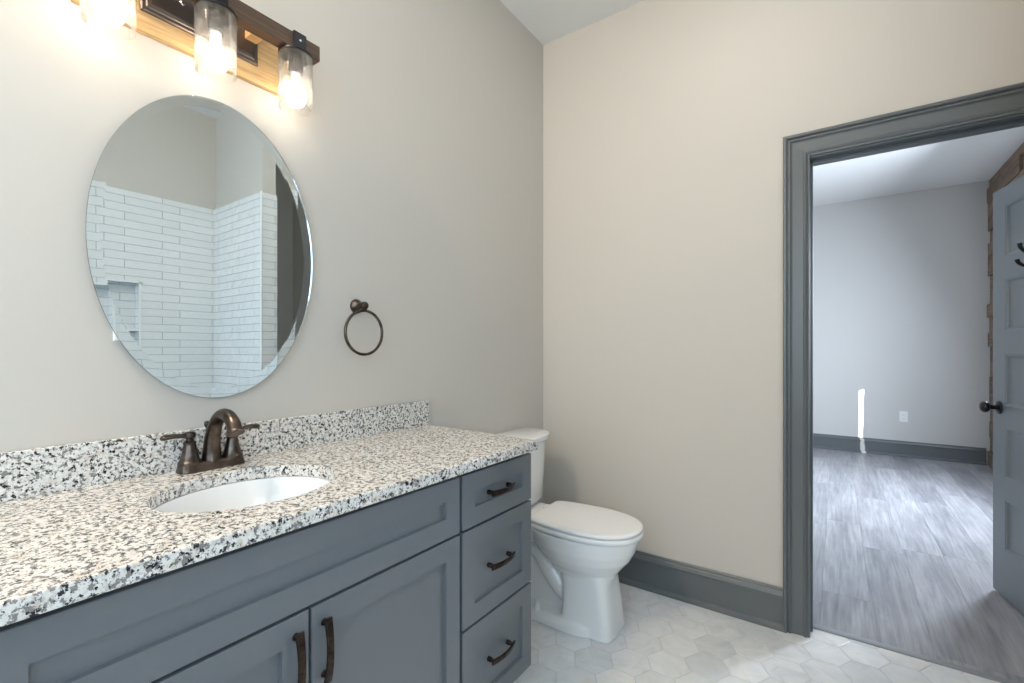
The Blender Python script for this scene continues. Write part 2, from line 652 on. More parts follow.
window('fill_window_1', 'y', -3.45, 0.5, 2.2, 1.0, 2.5, 'unseen white framed window added behind the viewpoint for cool fill')  # unseen window, put in so cool fill enters from behind
window('fill_window_3', 'x', XR + 0.05, -3.4, -2.6, 1.0, 2.4, 'unseen white framed window added on the shower side for cool fill')  # second unseen window, added so cool light reaches the left wall
window('window_2', 'x', XR + 0.06, WIN[0], WIN[1], WIN[2], WIN[3], 'white framed window hidden behind the open door')

# baseboards
BASE = [(0, 0), (0.030, 0), (0.030, 0.008), (0.027, 0.018), (0.020, 0.024), (0.016, 0.026), (0.016, 0.140), (0.021, 0.143), (0.022, 0.150), (0.018, 0.153),
        (0.014, 0.162), (0.009, 0.168), (0.009, 0.176), (0.006, 0.181), (0, 0.181)]
bm = bmesh.new()
sweep(bm, BASE, (0.001, 0, 0), (1.243, 0, 0), (0, -1, 0))
struct(obj('baseboard_back', bm, 'trim_paint'), 'dark grey baseboard along the beige wall between toilet and doorway', 'baseboard')
bm = bmesh.new()
sweep(bm, BASE, (0, -0.975, 0), (0, -0.031, 0), (1, 0, 0))
struct(obj('baseboard_left', bm, 'trim_paint'), 'dark grey baseboard behind the toilet', 'baseboard')
bm = bmesh.new()
sweep(bm, BASE, (-1.3, YF, 0), (XR - 0.03, YF, 0), (0, -1, 0))
struct(obj('baseboard_far', bm, 'trim_paint'), 'dark grey baseboard along the far wall of the room beyond', 'baseboard')
bm = bmesh.new()
sweep(bm, BASE, (XR, -0.64, 0), (XR, -0.02, 0), (-1, 0, 0))
struct(obj('baseboard_right', bm, 'trim_paint'), 'dark grey baseboard in the nook beside the shower', 'baseboard')

# door casing, mitred, running round three sides of the opening; profile = (distance from outer edge, thickness)
CW = 0.098
CAS = [(0, 0), (0, 0.027), (0.004, 0.031), (0.011, 0.031), (0.015, 0.028), (0.017, 0.020), (0.020, 0.020), (0.023, 0.024), (0.027, 0.024), (0.031, 0.017),
       (0.036, 0.015), (0.074, 0.013), (0.078, 0.017), (0.083, 0.019), (0.088, 0.016), (0.091, 0.012), (CW, 0.011), (CW, 0)]
JX0, JX1, JZ = 1.338, 2.242, 2.060
ix0, ix1, iz = JX0 + 0.0, JX1 - 0.0, JZ + 0.006
bm = bmesh.new()
rings = [[], [], [], []]
for w, d in CAS:
    o_ = CW - w
    rings[0].append((ix0 - o_, -d, 0))
    rings[1].append((ix0 - o_, -d, iz + o_))
    rings[2].append((ix1 + o_, -d, iz + o_))
    rings[3].append((ix1 + o_, -d, 0))
loft(bm, rings)
struct(obj('trim_2', bm, 'trim_paint'), 'dark grey moulded door casing around the doorway', 'trim')
bm = bmesh.new()
e = 0.0
box(bm, DX0, JX0, -0.001, WB + 0.002, 0, JZ + 0.02)
box(bm, JX1, DX1, -0.001, WB + 0.002, 0, JZ + 0.02)
box(bm, JX0, JX1, -0.001, WB + 0.002, JZ, JZ + 0.02)
# stops
box(bm, JX0, JX0 + 0.009, 0.045, 0.08, 0, JZ)
box(bm, JX1 - 0.011, JX1, 0.045, 0.08, 0, JZ)
box(bm, JX0, JX1, 0.045, 0.08, JZ - 0.011, JZ)
struct(obj('trim_3', bm, 'trim_paint'), 'dark grey door jamb lining the doorway', 'trim')

# shower: partition and tiled walls with a niche (all seen in the mirror)
PX0, PY0, PY1 = 1.862, -0.735, -0.640
bm = bmesh.new()
box(bm, PX0, XR, PY0, PY1, 0, H)
struct(obj('wall_partition', bm, 'wall_paint'), 'painted end wall of the shower, seen in the mirror', 'wall')
TX, TZ, TT = 2.58, 2.328, 0.012
bm = bmesh.new()
ny0, ny1, nz0, nz1 = -1.60, -1.217, 1.12, 1.705
yy = [-2.6, ny0, ny1, PY0 - TT]
zz = [0, nz0, nz1, TZ]
for i in range(3):
    for j in range(3):
        if i == 1 and j == 1:
            continue
        box(bm, TX, XR, yy[i], yy[i + 1], zz[j], zz[j + 1])
box(bm, TX + 0.10, XR, ny0, ny1, nz0, nz1)
box(bm, TX + 0.004, TX + 0.10, ny0, ny1, 1.365, 1.385)
bmesh.ops.remove_doubles(bm, verts=bm.verts, dist=1e-5)
# tiled returns on the partition
box(bm, PX0 - TT, TX, PY0 - TT, PY0, 0, TZ)
box(bm, PX0 - TT, PX0, PY0, PY1 + 0.004, 0, TZ)
o = struct(obj('wall_shower', bm, 'subway_tile', fix=True), 'white long tile shower walls with a niche, seen in the mirror', 'wall')
bm = bmesh.new()
box(bm, TX, XR, -2.6, PY0, TZ, H)
struct(obj('wall_shower_top', bm, 'wall_paint'), 'painted wall above the shower tile', 'wall')
bm = bmesh.new()
sweep(bm, [(0, 0), (0.004, -0.0), (0.006, 0.004), (0.006, 0.010), (0.0, 0.012)], (PX0 - TT, PY0 - TT, 0), (PX0 - TT, PY0 - TT, 0.001), (0, -1, 0))
bm.clear()
lathe(bm, [(0.007, 0), (0.007, TZ + 0.003)], 10, Matrix.Translation((PX0 - TT + 0.002, PY0 - TT + 0.002, 0)))
for z in (nz0, nz1):
    box(bm, TX - 0.004, TX + 0.012, ny0 - 0.01, ny1 + 0.01, z - 0.006, z + 0.006)
for y in (ny0, ny1):
    box(bm, TX - 0.004, TX + 0.012, y - 0.006, y + 0.006, nz0 - 0.006, nz1 + 0.006)
struct(obj('trim_4', bm, 'ceramic', smooth=40), 'white pencil trim at the shower tile edges', 'trim')


# ------------------------------------------------------------------ door of the far room side, five panels, standing open
DW, DT, DH0, DH1 = 0.892, 0.036, 0.012, 2.036
hinge = Vector((2.239, 0.124, 0))
ang = math.atan2(0.886, -0.151)
door = bpy.data.objects.new('door_1', None)
COL.objects.link(door)
door.location = hinge
door.rotation_euler = (0, 0, ang)
struct(door, 'open grey five panel door with black knob and hooks', 'door')
bm = bmesh.new()
pan = [(0.249, 0.498), (0.604, 0.855), (0.961, 1.213), (1.330, 1.582), (1.692, 1.948)]
st = 0.115
xs = [0, st, DW - st, DW]
zs = [DH0] + [z for p in pan for z in p] + [DH1]
for side in (0, -DT):
    sg = 1 if side == 0 else -1
    grid = [[bm.verts.new((xx, side, z)) for z in zs] for xx in xs]
    for i in range(3):
        for j in range(len(zs) - 1):
            q = [grid[i][j], grid[i + 1][j], grid[i + 1][j + 1], grid[i][j + 1]]
            if i == 1 and j % 2 == 1:
                x0, x1, z0, z1 = xs[1], xs[2], zs[j], zs[j + 1]
                prev = q
                for ins, dep in ((0.004, -0.002), (0.010, -0.003), (0.014, -0.009), (0.020, -0.011)):
                    nx = [bm.verts.new(p) for p in ((x0 + ins, side + sg * dep, z0 + ins), (x1 - ins, side + sg * dep, z0 + ins), (x1 - ins, side + sg * dep, z1 - ins), (x0 + ins, side + sg * dep, z1 - ins))]
                    for k in range(4):
                        bm.faces.new((prev[k], prev[(k + 1) % 4], nx[(k + 1) % 4], nx[k]))
                    prev = nx
                bm.faces.new(prev)
            else:
                bm.faces.new(q)
box(bm, 0, DW, -DT + 0.0005, -0.0005, DH0 + 0.0003, DH0 + 0.003)
box(bm, 0, DW, -DT + 0.0005, -0.0005, DH1 - 0.003, DH1 - 0.0003)
box(bm, 0.0003, 0.003, -DT + 0.0005, -0.0005, DH0, DH1)
box(bm, DW - 0.003, DW - 0.0003, -DT + 0.0005, -0.0005, DH0, DH1)
obj('door_panel', bm, 'door_paint', door)
for sgn, y0 in ((1, 0), (-1, -DT)):
    bm = bmesh.new()
    mt = Matrix.Translation((DW - 0.062, y0, 0.945)) @ Matrix.Rotation(-sgn * pi / 2, 4, 'X')
    lathe(bm, [(0.033, 0.0), (0.033, 0.004), (0.030, 0.008), (0.024, 0.010), (0.014, 0.013), (0.011, 0.017), (0.012, 0.030), (0.013, 0.036), (0.020, 0.040), (0.027, 0.047), (0.029, 0.056), (0.026, 0.064), (0.018, 0.070), (0.008, 0.0725)], 28, mt)
    k = obj('door_knob', bm, 'satin_black', door, smooth=40)
    k['label'] = 'black round door knob'
for hx in (0.475,):
    bm = bmesh.new()
    # plate
    rings = []
    for yq, dd in ((0.0, 0.0), (0.005, 0.0), (0.007, 0.003)):
        ring = []
        for k in range(24):
            a = 2 * pi * k / 24
            ring.append((hx + (0.017 - dd) * math.copysign(abs(cos(a)) ** 0.6, cos(a)), yq, 1.635 + (0.045 - dd) * math.copysign(abs(sin(a)) ** 0.7, sin(a))))
        rings.append(ring)
    loft(bm, rings)
    up = bez([(hx, 0.005, 1.655), (hx, 0.028, 1.652), (hx, 0.052, 1.662), (hx, 0.068, 1.684), (hx, 0.071, 1.702)], 6)
    tube(bm, up, lerp_seq([0.007, 0.006, 0.006, 0.0075, 0.009], len(up)), 12, up=Vector((1, 0, 0)))
    lo = bez([(hx, 0.005, 1.618), (hx, 0.03, 1.603), (hx, 0.055, 1.602), (hx, 0.074, 1.616), (hx, 0.080, 1.632)], 6)
    tube(bm, lo, lerp_seq([0.007, 0.006, 0.006, 0.0075, 0.009], len(lo)), 12, up=Vector((1, 0, 0)))
    k = obj('coat_hook', bm, 'satin_black', door, smooth=50)
    k['label'] = 'black two prong coat hook'
for hz in (0.22, 1.02, 1.80):
    bm = bmesh.new()
    lathe(bm, [(0.006, hz), (0.006, hz + 0.09)], 12, Matrix.Translation((-0.004, 0.005, 0)))
    obj('hinge', bm, 'satin_black', door, smooth=40)

# ------------------------------------------------------------------ vanity
VX, VE, VL = 0.558, -1.000, -2.660
van = thing('vanity_cabinet', 'long grey shaker vanity cabinet with bronze pulls under the granite counter', 'cabinet', (0, 0, 0))
bm = bmesh.new()
CZ = 0.887
box(bm, 0.002, 0.018, VL, VE, 0.125, CZ)
box(bm, 0.500, 0.520, VL, VE, 0.125, CZ)
box(bm, 0.018, 0.500, VL, VL + 0.018, 0.125, CZ)
box(bm, 0.018, 0.500, VE - 0.018, VE, 0.125, CZ)
box(bm, 0.018, 0.500, VL + 0.018, VE - 0.018, 0.125, 0.143)
box(bm, 0.002, 0.46, VL + 0.002, VE - 0.002, 0.0, 0.125)
obj('cabinet_body', bm, 'vanity_paint', van)


def shaker(name, y0, y1, z0, z1, fr=0.055, pull=None):
    """front panel with a recessed centre; y0<y1. pull = ('h'|'v', y, z)"""
    bm = bmesh.new()
    xb, xf = VX - 0.021, VX
    o_ = [(y0, z0), (y1, z0), (y1, z1), (y0, z1)]
    def rect(ins, xx):
        return [(xx, y0 + ins, z0 + ins), (xx, y1 - ins, z0 + ins), (xx, y1 - ins, z1 - ins), (xx, y0 + ins, z1 - ins)]
    rings = [rect(0, xb), rect(0, xf - 0.0015), rect(0.0015, xf), rect(fr, xf), rect(fr + 0.0012, xf - 0.0100), rect(fr + 0.0016, xf - 0.0102)]
    loft(bm, rings)
    part = obj(name, bm, 'vanity_paint', van)
    if pull:
        kind, py, pz = pull
        b = bmesh.new()
        half = 0.059 if kind == 'h' else 0.066
        n = 18
        pth = []
        for k in range(n + 1):
            s = -half + 2 * half * k / n
            outw = 0.0135 + 0.010 * (1 - (s / half) ** 2)
            pth.append((VX + outw, py + s, pz) if kind == 'h' else (VX + outw, py, pz + s))
        upv = Vector((0, 0, 1)) if kind == 'h' else Vector((0, 1, 0))
        tube(b, pth, lerp_seq([0.0088, 0.0080, 0.0076, 0.0080, 0.0088], len(pth)), 16, sx=1.0, sy=0.40, up=upv, squared=0.45)
        for s in ((-0.050, 0.050) if kind == 'h' else (-0.054, 0.054)):
            c = (py + s, pz) if kind == 'h' else (py, pz + s)
            mt = Matrix.Translation((VX - 0.0105 if fr < 0 else VX - 0.0004, c[0], c[1])) @ Matrix.Rotation(pi / 2, 4, 'Y')
            lathe(b, [(0.0075, -0.009), (0.0075, 0.003), (0.0055, 0.006), (0.0050, 0.0155)], 14, mt)
        h = obj('handle', b, 'bronze_pull', part, smooth=40)
        h['label'] = 'arched dark bronze pull'
    return part


Y1, Y2 = -1.362, -1.374          # drawer bank edge / sink base edge
YC = -1.830
rowz = ((0.713, 0.871), (0.426, 0.706), (0.131, 0.419))
for (a, b) in rowz:
    shaker('drawer', Y1, VE, a, b, pull=('h', (Y1 + VE) / 2, (a + b) / 2))
shaker('false_front', 2 * YC - Y2, Y2, 0.713, 0.871)
shaker('door', YC + 0.003, Y2, 0.131, 0.706, pull=('v', YC + 0.031, 0.611))
shaker('door', 2 * YC - Y2, YC - 0.003, 0.131, 0.706, pull=('v', YC - 0.031, 0.611))
for (a, b) in rowz:
    shaker('drawer', VL, 2 * YC - Y1, a, b, pull=('h', (VL + 2 * YC - Y1) / 2, (a + b) / 2))

# counter with an elliptical cut-out
CT, CX, CY0, CY1 = 0.918, 0.584, -2.672, -0.994
SC = (0.312, -1.830, 0.166, 0.192)
angs = [2 * pi * k / 96 for k in range(96)]
cor = [math.atan2(yy - SC[1], xx - SC[0]) % (2 * pi) for xx in (0.001, CX) for yy in (CY0, CY1)]
angs = sorted(angs + cor)
ell, rec = [], []
for a in angs:
    ca, sa = cos(a), sin(a)
    r_ = 1 / math.sqrt((ca / SC[2]) ** 2 + (sa / SC[3]) ** 2)
    ell.append((SC[0] + r_ * ca, SC[1] + r_ * sa))
    ts = []
    if abs(ca) > 1e-9:
        ts.append(((CX if ca > 0 else 0.001) - SC[0]) / ca)
    if abs(sa) > 1e-9:
        ts.append(((CY1 if sa > 0 else CY0) - SC[1]) / sa)
    t_ = min(ts)
    rec.append((SC[0] + t_ * ca, SC[1] + t_ * sa))
bm = bmesh.new()
rs = [[(x_, y_, z_) for x_, y_ in src] for src, z_ in ((ell, CZ), (ell, CT), (rec, CT), (rec, CZ), (ell, CZ))]
vs = [[bm.verts.new(p) for p in r_] for r_ in rs[:4]]
vs.append(vs[0])
for v_ in bm.verts:
    if v_.co.y > -1.0:
        v_.co.y += 0.029 * (1 - v_.co.x / CX)
n = len(angs)
for A, B in zip(vs, vs[1:]):
    for i in range(n):
        j = (i + 1) % n
        bm.faces.new((A[i], A[j], B[j], B[i]))
tag(obj('countertop', bm, 'granite', bevel=0.003), 'speckled granite vanity countertop with an oval sink cut-out', 'countertop')
bm = bmesh.new()
box(bm, 0.001, 0.021, CY0, CY1 + 0.031, CT, 1.019)
tag(obj('backsplash', bm, 'granite', bevel=0.002), 'low speckled granite backsplash strip along the wall behind the faucet', 'backsplash')

# undermount sink
sink = thing('sink', 'white oval undermount sink set below the granite counter', 'sink', (SC[0], SC[1], CZ))
bm = bmesh.new()
prof = [(0.985, -0.0005), (1.07, -0.0005), (1.07, -0.010), (1.03, -0.013), (0.99, -0.060), (0.86, -0.120), (0.55, -0.160), (0.16, -0.168), (0.10, -0.168), (0.10, -0.158), (0.50, -0.150), (0.80, -0.112), (0.93, -0.060), (0.975, -0.012), (0.985, -0.0005)]
rings = [[(SC[2] * s_ * cos(2 * pi * k / 72), SC[3] * s_ * sin(2 * pi * k / 72), z_) for k in range(72)] for s_, z_ in prof]
loft(bm, rings, False, False)
bmesh.ops.remove_doubles(bm, verts=bm.verts, dist=1e-6)
obj('basin', bm, 'ceramic', sink, smooth=60)
bm = bmesh.new()
lathe(bm, [(0.030, -0.160), (0.030, -0.1535), (0.026, -0.152), (0.018, -0.154), (0.017, -0.150), (0.012, -0.148)], 28)
d = obj('drain', bm, 'bronze', sink, smooth=40)
d['label'] = 'bronze drain stopper'

# faucet
fau = thing('faucet', 'oil rubbed bronze two handle arched faucet behind the oval sink', 'faucet', (0.064, -1.813, CT))
bm = bmesh.new()
rings = []
for hx, hy, z in ((0.028, 0.078, 0.0), (0.028, 0.078, 0.007), (0.026, 0.0765, 0.010), (0.0235, 0.0755, 0.018), (0.021, 0.073, 0.022), (0.018, 0.070, 0.0235)):
    ring = []
    for k in range(48):
        a = 2 * pi * k / 48
        ring.append((hx * math.copysign(abs(cos(a)) ** 0.45, cos(a)), hy * math.copysign(abs(sin(a)) ** 0.30, sin(a)), z))
    rings.append(ring)
loft(bm, rings)
obj('base_plate', bm, 'bronze', fau, smooth=35)
bm = bmesh.new()
pth = bez([(0.000, 0, 0.018), (0.000, 0, 0.050), (0.008, 0, 0.088), (0.026, 0, 0.122), (0.056, 0, 0.144), (0.090, 0, 0.147), (0.120, 0, 0.132), (0.136, 0, 0.108)], 8)
rad = lerp_seq([0.0240, 0.0205, 0.0182, 0.0168, 0.0160, 0.0160, 0.0165, 0.0176], len(pth))
tube(bm, pth, rad, 28)
obj('spout', bm, 'bronze', fau, smooth=50)
bm = bmesh.new()
mt = Matrix.Translation(pth[-1]) @ (pth[-1] - pth[-2]).to_track_quat('Z', 'Y').to_matrix().to_4x4()
lathe(bm, [(0.0195, -0.004), (0.0205, -0.002), (0.0205, 0.003), (0.0165, 0.005), (0.0130, 0.0055)], 28, mt)
obj('aerator', bm, 'bronze', fau, smooth=40)
for sg in (-1, 1):
    bm = bmesh.new()
    hy = sg * 0.0515
    mt = Matrix.Translation((0, hy, 0))
    lathe(bm, [(0.0260, 0.018), (0.0262, 0.026), (0.0240, 0.029), (0.0225, 0.031), (0.0190, 0.045), (0.0155, 0.060), (0.0135, 0.072), (0.0148, 0.074), (0.0148, 0.077), (0.0115, 0.079), (0.0090, 0.082), (0.0088, 0.086), (0.0128, 0.089), (0.0135, 0.093), (0.0125, 0.101), (0.0080, 0.1035)], 32, mt)
    hd = obj('handle', bm, 'bronze', fau, smooth=35)
    bm = bmesh.new()
    pl = bez([(0, hy + sg * 0.004, 0.094), (0.004, hy + sg * 0.025, 0.096), (0.008, hy + sg * 0.042, 0.098), (0.012, hy + sg * 0.060, 0.097), (0.013, hy + sg * 0.066, 0.095)], 6)
    tube(bm, pl, lerp_seq([0.0095, 0.0092, 0.0100, 0.0112, 0.0070], len(pl)), 16, sx=1.0, sy=0.62, up=Vector((1, 0, 0)))
    obj('lever', bm, 'bronze', hd, smooth=50)
bm = bmesh.new()
lathe(bm, [(0.003, 0.015), (0.003, 0.105), (0.0055, 0.108), (0.0065, 0.114), (0.0055, 0.120), (0.003, 0.122)], 14, Matrix.Translation((-0.030, 0, 0)))
obj('lift_rod', bm, 'bronze', fau, smooth=40)

# ------------------------------------------------------------------ mirror
MC = (-1.775, 1.515, 0.281, 0.415)
mir = thing('mirror', 'large frameless oval wall mirror with an angled glass rim above the bronze faucet', 'mirror', (0, MC[0], MC[1]))


def ering(sy, sz, xx, n=128):
    return [(xx, sy * cos(2 * pi * k / n), sz * sin(2 * pi * k / n)) for k in range(n)]


BV = 0.026
XB, XF = 0.0118, 0.0176      # silvered back and front face of the glass
bm = bmesh.new()
loft(bm, [ering(MC[2] - 0.0005, MC[3] - 0.0005, XB - 0.0003), ering(MC[2] - 0.0005, MC[3] - 0.0005, XB)])
obj('silvering', bm, 'silvering', mir)
bm = bmesh.new()
loft(bm, [ering(MC[2], MC[3], XB + 0.0002), ering(MC[2], MC[3], XF - 0.0013), ering(MC[2] - BV, MC[3] - BV, XF)])
obj('bevelled_glass', bm, 'clear_glass', mir)
bm = bmesh.new()
loft(bm, [ering(MC[2] - 0.002, MC[3] - 0.002, 0.0100), ering(MC[2] - 0.0006, MC[3] - 0.0006, XB - 0.0005)])
box(bm, 0.001, 0.0101, -0.16, 0.16, -0.26, 0.26)
obj('mirror_back', bm, 'mirror_edge', mir, smooth=40)

# ------------------------------------------------------------------ vanity light
LY = -1.815
SP = 0.219
lt = thing('vanity_light', 'rustic wood and black metal three lamp vanity light above the mirror', 'light fixture', (0, LY, 2.1))
bm = bmesh.new()
box(bm, 0.001, 0.019, -0.265, 0.265, -0.072, 0.075)
bb = obj('backboard', bm, 'light_board', lt, bevel=0.002)
bb['label'] = 'light honey coloured wood backboard'
bm = bmesh.new()
rings = []
for yy_, zz_, xx_ in ((0.142, 0.062, 0.0190), (0.142, 0.062, 0.024), (0.138, 0.058, 0.0275), (0.132, 0.052, 0.0275), (0.129, 0.049, 0.0300), (0.121, 0.041, 0.0320)):
    rings.append([(xx_, a * yy_, b * zz_ + 0.039) for a, b in ((-1, -1), (1, -1), (1, 1), (-1, 1))])
loft(bm, rings)
cp = obj('canopy_plate', bm, 'dark_bronze', lt, bevel=0.001)
for y_ in (-0.055, 0.055):
    b = bmesh.new()
    mt = Matrix.Translation((0.0318, y_, 0.04)) @ Matrix.Rotation(pi / 2, 4, 'Y')
    lathe(b, [(0.0055, -0.001), (0.0055, 0.003), (0.0035, 0.005)], 12, mt)
    obj('screw', b, 'chrome', cp, smooth=40)
BX0, BX1, BZ0, BZ1 = 0.074, 0.116, 0.031, 0.077
bm = bmesh.new()
box(bm, BX0, BX1, -0.286, 0.286, BZ0, BZ1)
br_ = obj('crossbar', bm, 'bar_wood', lt, bevel=0.0015)
br_['label'] = 'dark stained wood crossbar'
for y_ in (-0.118, 0.118):
    b = bmesh.new()
    box(b, 0.031, BX0, y_ - 0.016, y_ + 0.016, BZ0 + 0.004, BZ1 - 0.010)
    obj('spacer', b, 'spacer_wood', lt, bevel=0.001)
LX = 0.094
for k in (-1, 0, 1):
    y_ = k * SP
    b = bmesh.new()
    # strap that wraps the bar front, over its top and under it, and the round cap with socket
    box(b, BX1, BX1 + 0.0045, y_ - 0.019, y_ + 0.019, BZ0 - 0.006, BZ1 + 0.004)
    box(b, BX0 - 0.004, BX1, y_ - 0.019, y_ + 0.019, BZ1 + 0.0003, BZ1 + 0.004)
    box(b, BX0 - 0.004, BX1, y_ - 0.019, y_ + 0.019, BZ0 - 0.006, BZ0 - 0.0003)
    mt = Matrix.Translation((LX, y_, 0))
    lathe(b, [(0.047, BZ0 - 0.011), (0.048, BZ0 - 0.010), (0.048, BZ0 - 0.006), (0.046, BZ0 - 0.0045)], 40, mt)
    lathe(b, [(0.018, BZ0 - 0.062), (0.0215, BZ0 - 0.060), (0.0215, BZ0 - 0.011)], 28, mt)
    hold = obj('lamp_holder', b, 'black_iron', lt, smooth=35)
    b = bmesh.new()
    mt2 = Matrix.Translation((BX1 + 0.0045, y_, (BZ0 + BZ1) / 2 + 0.004)) @ Matrix.Rotation(pi / 2, 4, 'Y')
    lathe(b, [(0.004, -0.001), (0.004, 0.002), (0.0025, 0.0035)], 12, mt2)
    obj('screw', b, 'chrome', hold, smooth=40)
    b = bmesh.new()
    zt, zb = BZ0 - 0.0113, -0.138
    lathe(b, [(0.022, zt), (0.042, zt), (0.0465, zt - 0.002), (0.0480, zt - 0.006), (0.0480, zb + 0.002), (0.0472, zb), (0.0462, zb), (0.0454, zb + 0.002), (0.0454, zt - 0.008), (0.042, zt - 0.003), (0.022, zt - 0.003)], 56, mt, False, False)
    obj('glass_shade', b, 'seeded_glass', hold, smooth=40)
    b = bmesh.new()
    zs_ = BZ0 - 0.076
    lathe(b, [(0.0135, zs_ + 0.016), (0.0135, zs_ - 0.012), (0.0150, zs_ - 0.016), (0.0180, zs_ - 0.026)], 28, mt)
    nk = obj('bulb_neck', b, 'white_plastic', hold, smooth=40)
    b = bmesh.new()
    lathe(b, [(0.0180, zs_ - 0.0262), (0.0255, zs_ - 0.036), (0.0295, zs_ - 0.048), (0.0300, zs_ - 0.056), (0.0285, zs_ - 0.066), (0.0235, zs_ - 0.076), (0.0150, zs_ - 0.083), (0.006, zs_ - 0.086)], 32, mt)
    obj('light_bulb', b, 'bulb_glow', hold, smooth=60)

# ------------------------------------------------------------------ towel ring
tr_ = thing('towel_ring', 'dark bronze round towel ring on the wall right of the mirror', 'towel ring', (0, -1.312, 1.392))
bm = bmesh.new()
mt = Matrix.Rotation(pi / 2, 4, 'Y')
lathe(bm, [(0.026, 0.0005), (0.026, 0.006), (0.0235, 0.010), (0.018, 0.015), (0.013, 0.024), (0.0115, 0.034), (0.0135, 0.040), (0.0150, 0.046), (0.0140, 0.054), (0.008, 0.058)], 32, mt)
box(bm, 0.042, 0.054, -0.006, 0.006, -0.022, -0.006)
obj('mount', bm, 'bronze', tr_, smooth=35)
bm = bmesh.new()
RR = 0.0785
pts = [(0.048, RR * sin(2 * pi * k / 64), -0.018 - RR + RR * cos(2 * pi * k / 64)) for k in range(64)]
rings = []
for k in range(64):
    a = 2 * pi * k / 64
    rad_ = Vector((0, sin(a), cos(a)))
    c0 = Vector(pts[k])
    rings.append([c0 + rad_ * (0.0052 * cos(q)) + Vector((0.0052 * sin(q), 0, 0)) for q in [2 * pi * i / 12 for i in range(12)]])
rs = [[bm.verts.new(p) for p in r_] for r_ in rings]
for k in range(64):
    A, B = rs[k], rs[(k + 1) % 64]
    for i in range(12):
        j = (i + 1) % 12
        bm.faces.new((A[i], A[j], B[j], B[i]))
obj('ring', bm, 'bronze', tr_, smooth=60)

# ------------------------------------------------------------------ toilet (local x = away from the wall)
toi = thing('toilet', 'white two piece toilet between the vanity and the beige wall', 'toilet', (0, -0.450, 0))


def egg(xb, xf, hw, n=64, back=2.0, front=2.0, wide=0.45):
    """outline with its widest point at `wide`; superellipse exponents for both halves"""
    xc = xb + (xf - xb) * wide
    out = []
    for k in range(n):
        a = 2 * pi * k / n
        ca, sa = cos(a), sin(a)
        e_ = front if ca >= 0 else back
        L_ = (xf - xc) if ca >= 0 else (xc - xb)
        out.append((xc + L_ * math.copysign(abs(ca) ** (2 / e_), ca), hw * math.copysign(abs(sa) ** (2 / e_), sa)))
    return out


def stack(bm, rows, n=64):
    rings = []
    for z, xb, xf, hw, bk, fr_, wd in rows:
        rings.append([(x_, y_, z) for x_, y_ in egg(xb, xf, hw, n, bk, fr_, wd)])
    loft(bm, rings)


bm = bmesh.new()
# bowl
stack(bm, [(0.235, 0.34, 0.640, 0.098, 2.2, 2.3, 0.5), (0.255, 0.325, 0.648, 0.107, 2.2, 2.2, 0.5), (0.285, 0.295, 0.672, 0.132, 2.2, 2.1, 0.5), (0.320, 0.265, 0.702, 0.156, 2.2, 2.1, 0.5),
           (0.360, 0.240, 0.724, 0.171, 2.2, 2.1, 0.48), (0.400, 0.225, 0.738, 0.177, 2.3, 2.1, 0.46), (0.424, 0.22, 0.741, 0.177, 2.4, 2.1, 0.46)])
# front column with flat sides
stack(bm, [(0.0, 0.415, 0.660, 0.110, 9, 5.0, 0.62), (0.02, 0.416, 0.656, 0.107, 9, 5.0, 0.62), (0.12, 0.424, 0.646, 0.101, 9, 4.6, 0.62), (0.20, 0.420, 0.634, 0.097, 8, 4.2, 0.62), (0.25, 0.40, 0.632, 0.094, 5, 3.4, 0.6)])
# foot plate
stack(bm, [(0.0, 0.14, 0.60, 0.138, 5, 4, 0.4), (0.035, 0.14, 0.60, 0.134, 5, 4, 0.4), (0.050, 0.145, 0.59, 0.118, 5, 4, 0.4)])
# rear deck below the tank
stack(bm, [(0.34, 0.06, 0.34, 0.10, 5, 4, 0.5), (0.39, 0.035, 0.36, 0.145, 6, 4, 0.5), (0.424, 0.03, 0.36, 0.160, 6, 4, 0.5), (0.440, 0.034, 0.22, 0.150, 6, 4, 0.5)])
# trapway
pth = bez([(0.50, 0, 0.14), (0.42, 0, 0.13), (0.35, 0, 0.19), (0.285, 0, 0.275), (0.22, 0, 0.29), (0.18, 0, 0.22), (0.175, 0, 0.12), (0.18, 0, 0.0)], 8)
tube(bm, pth, lerp_seq([0.058, 0.062, 0.064, 0.062, 0.060, 0.060, 0.064, 0.070], len(pth)), 20, sx=1.22, sy=0.95)
# web
box(bm, 0.10, 0.46, -0.042, 0.042, 0.02, 0.38)
bw = obj('bowl', bm, 'ceramic', toi)
rm = bw.modifiers.new('merge', 'REMESH')
rm.mode, rm.voxel_size, rm.use_smooth_shade = 'VOXEL', 0.0042, True
sm_ = bw.modifiers.new('soften', 'SMOOTH')
sm_.factor, sm_.iterations = 0.5, 5
# bolt caps
for sg in (-1, 1):
    b = bmesh.new()
    lathe(b, [(0.015, 0.040), (0.015, 0.060), (0.012, 0.070), (0.006, 0.075)], 20, Matrix.Translation((0.310, sg * 0.112, 0)))
    obj('bolt_cap', b, 'seat_plastic', bw, smooth=50)
# seat ring and lid
bm = bmesh.new()


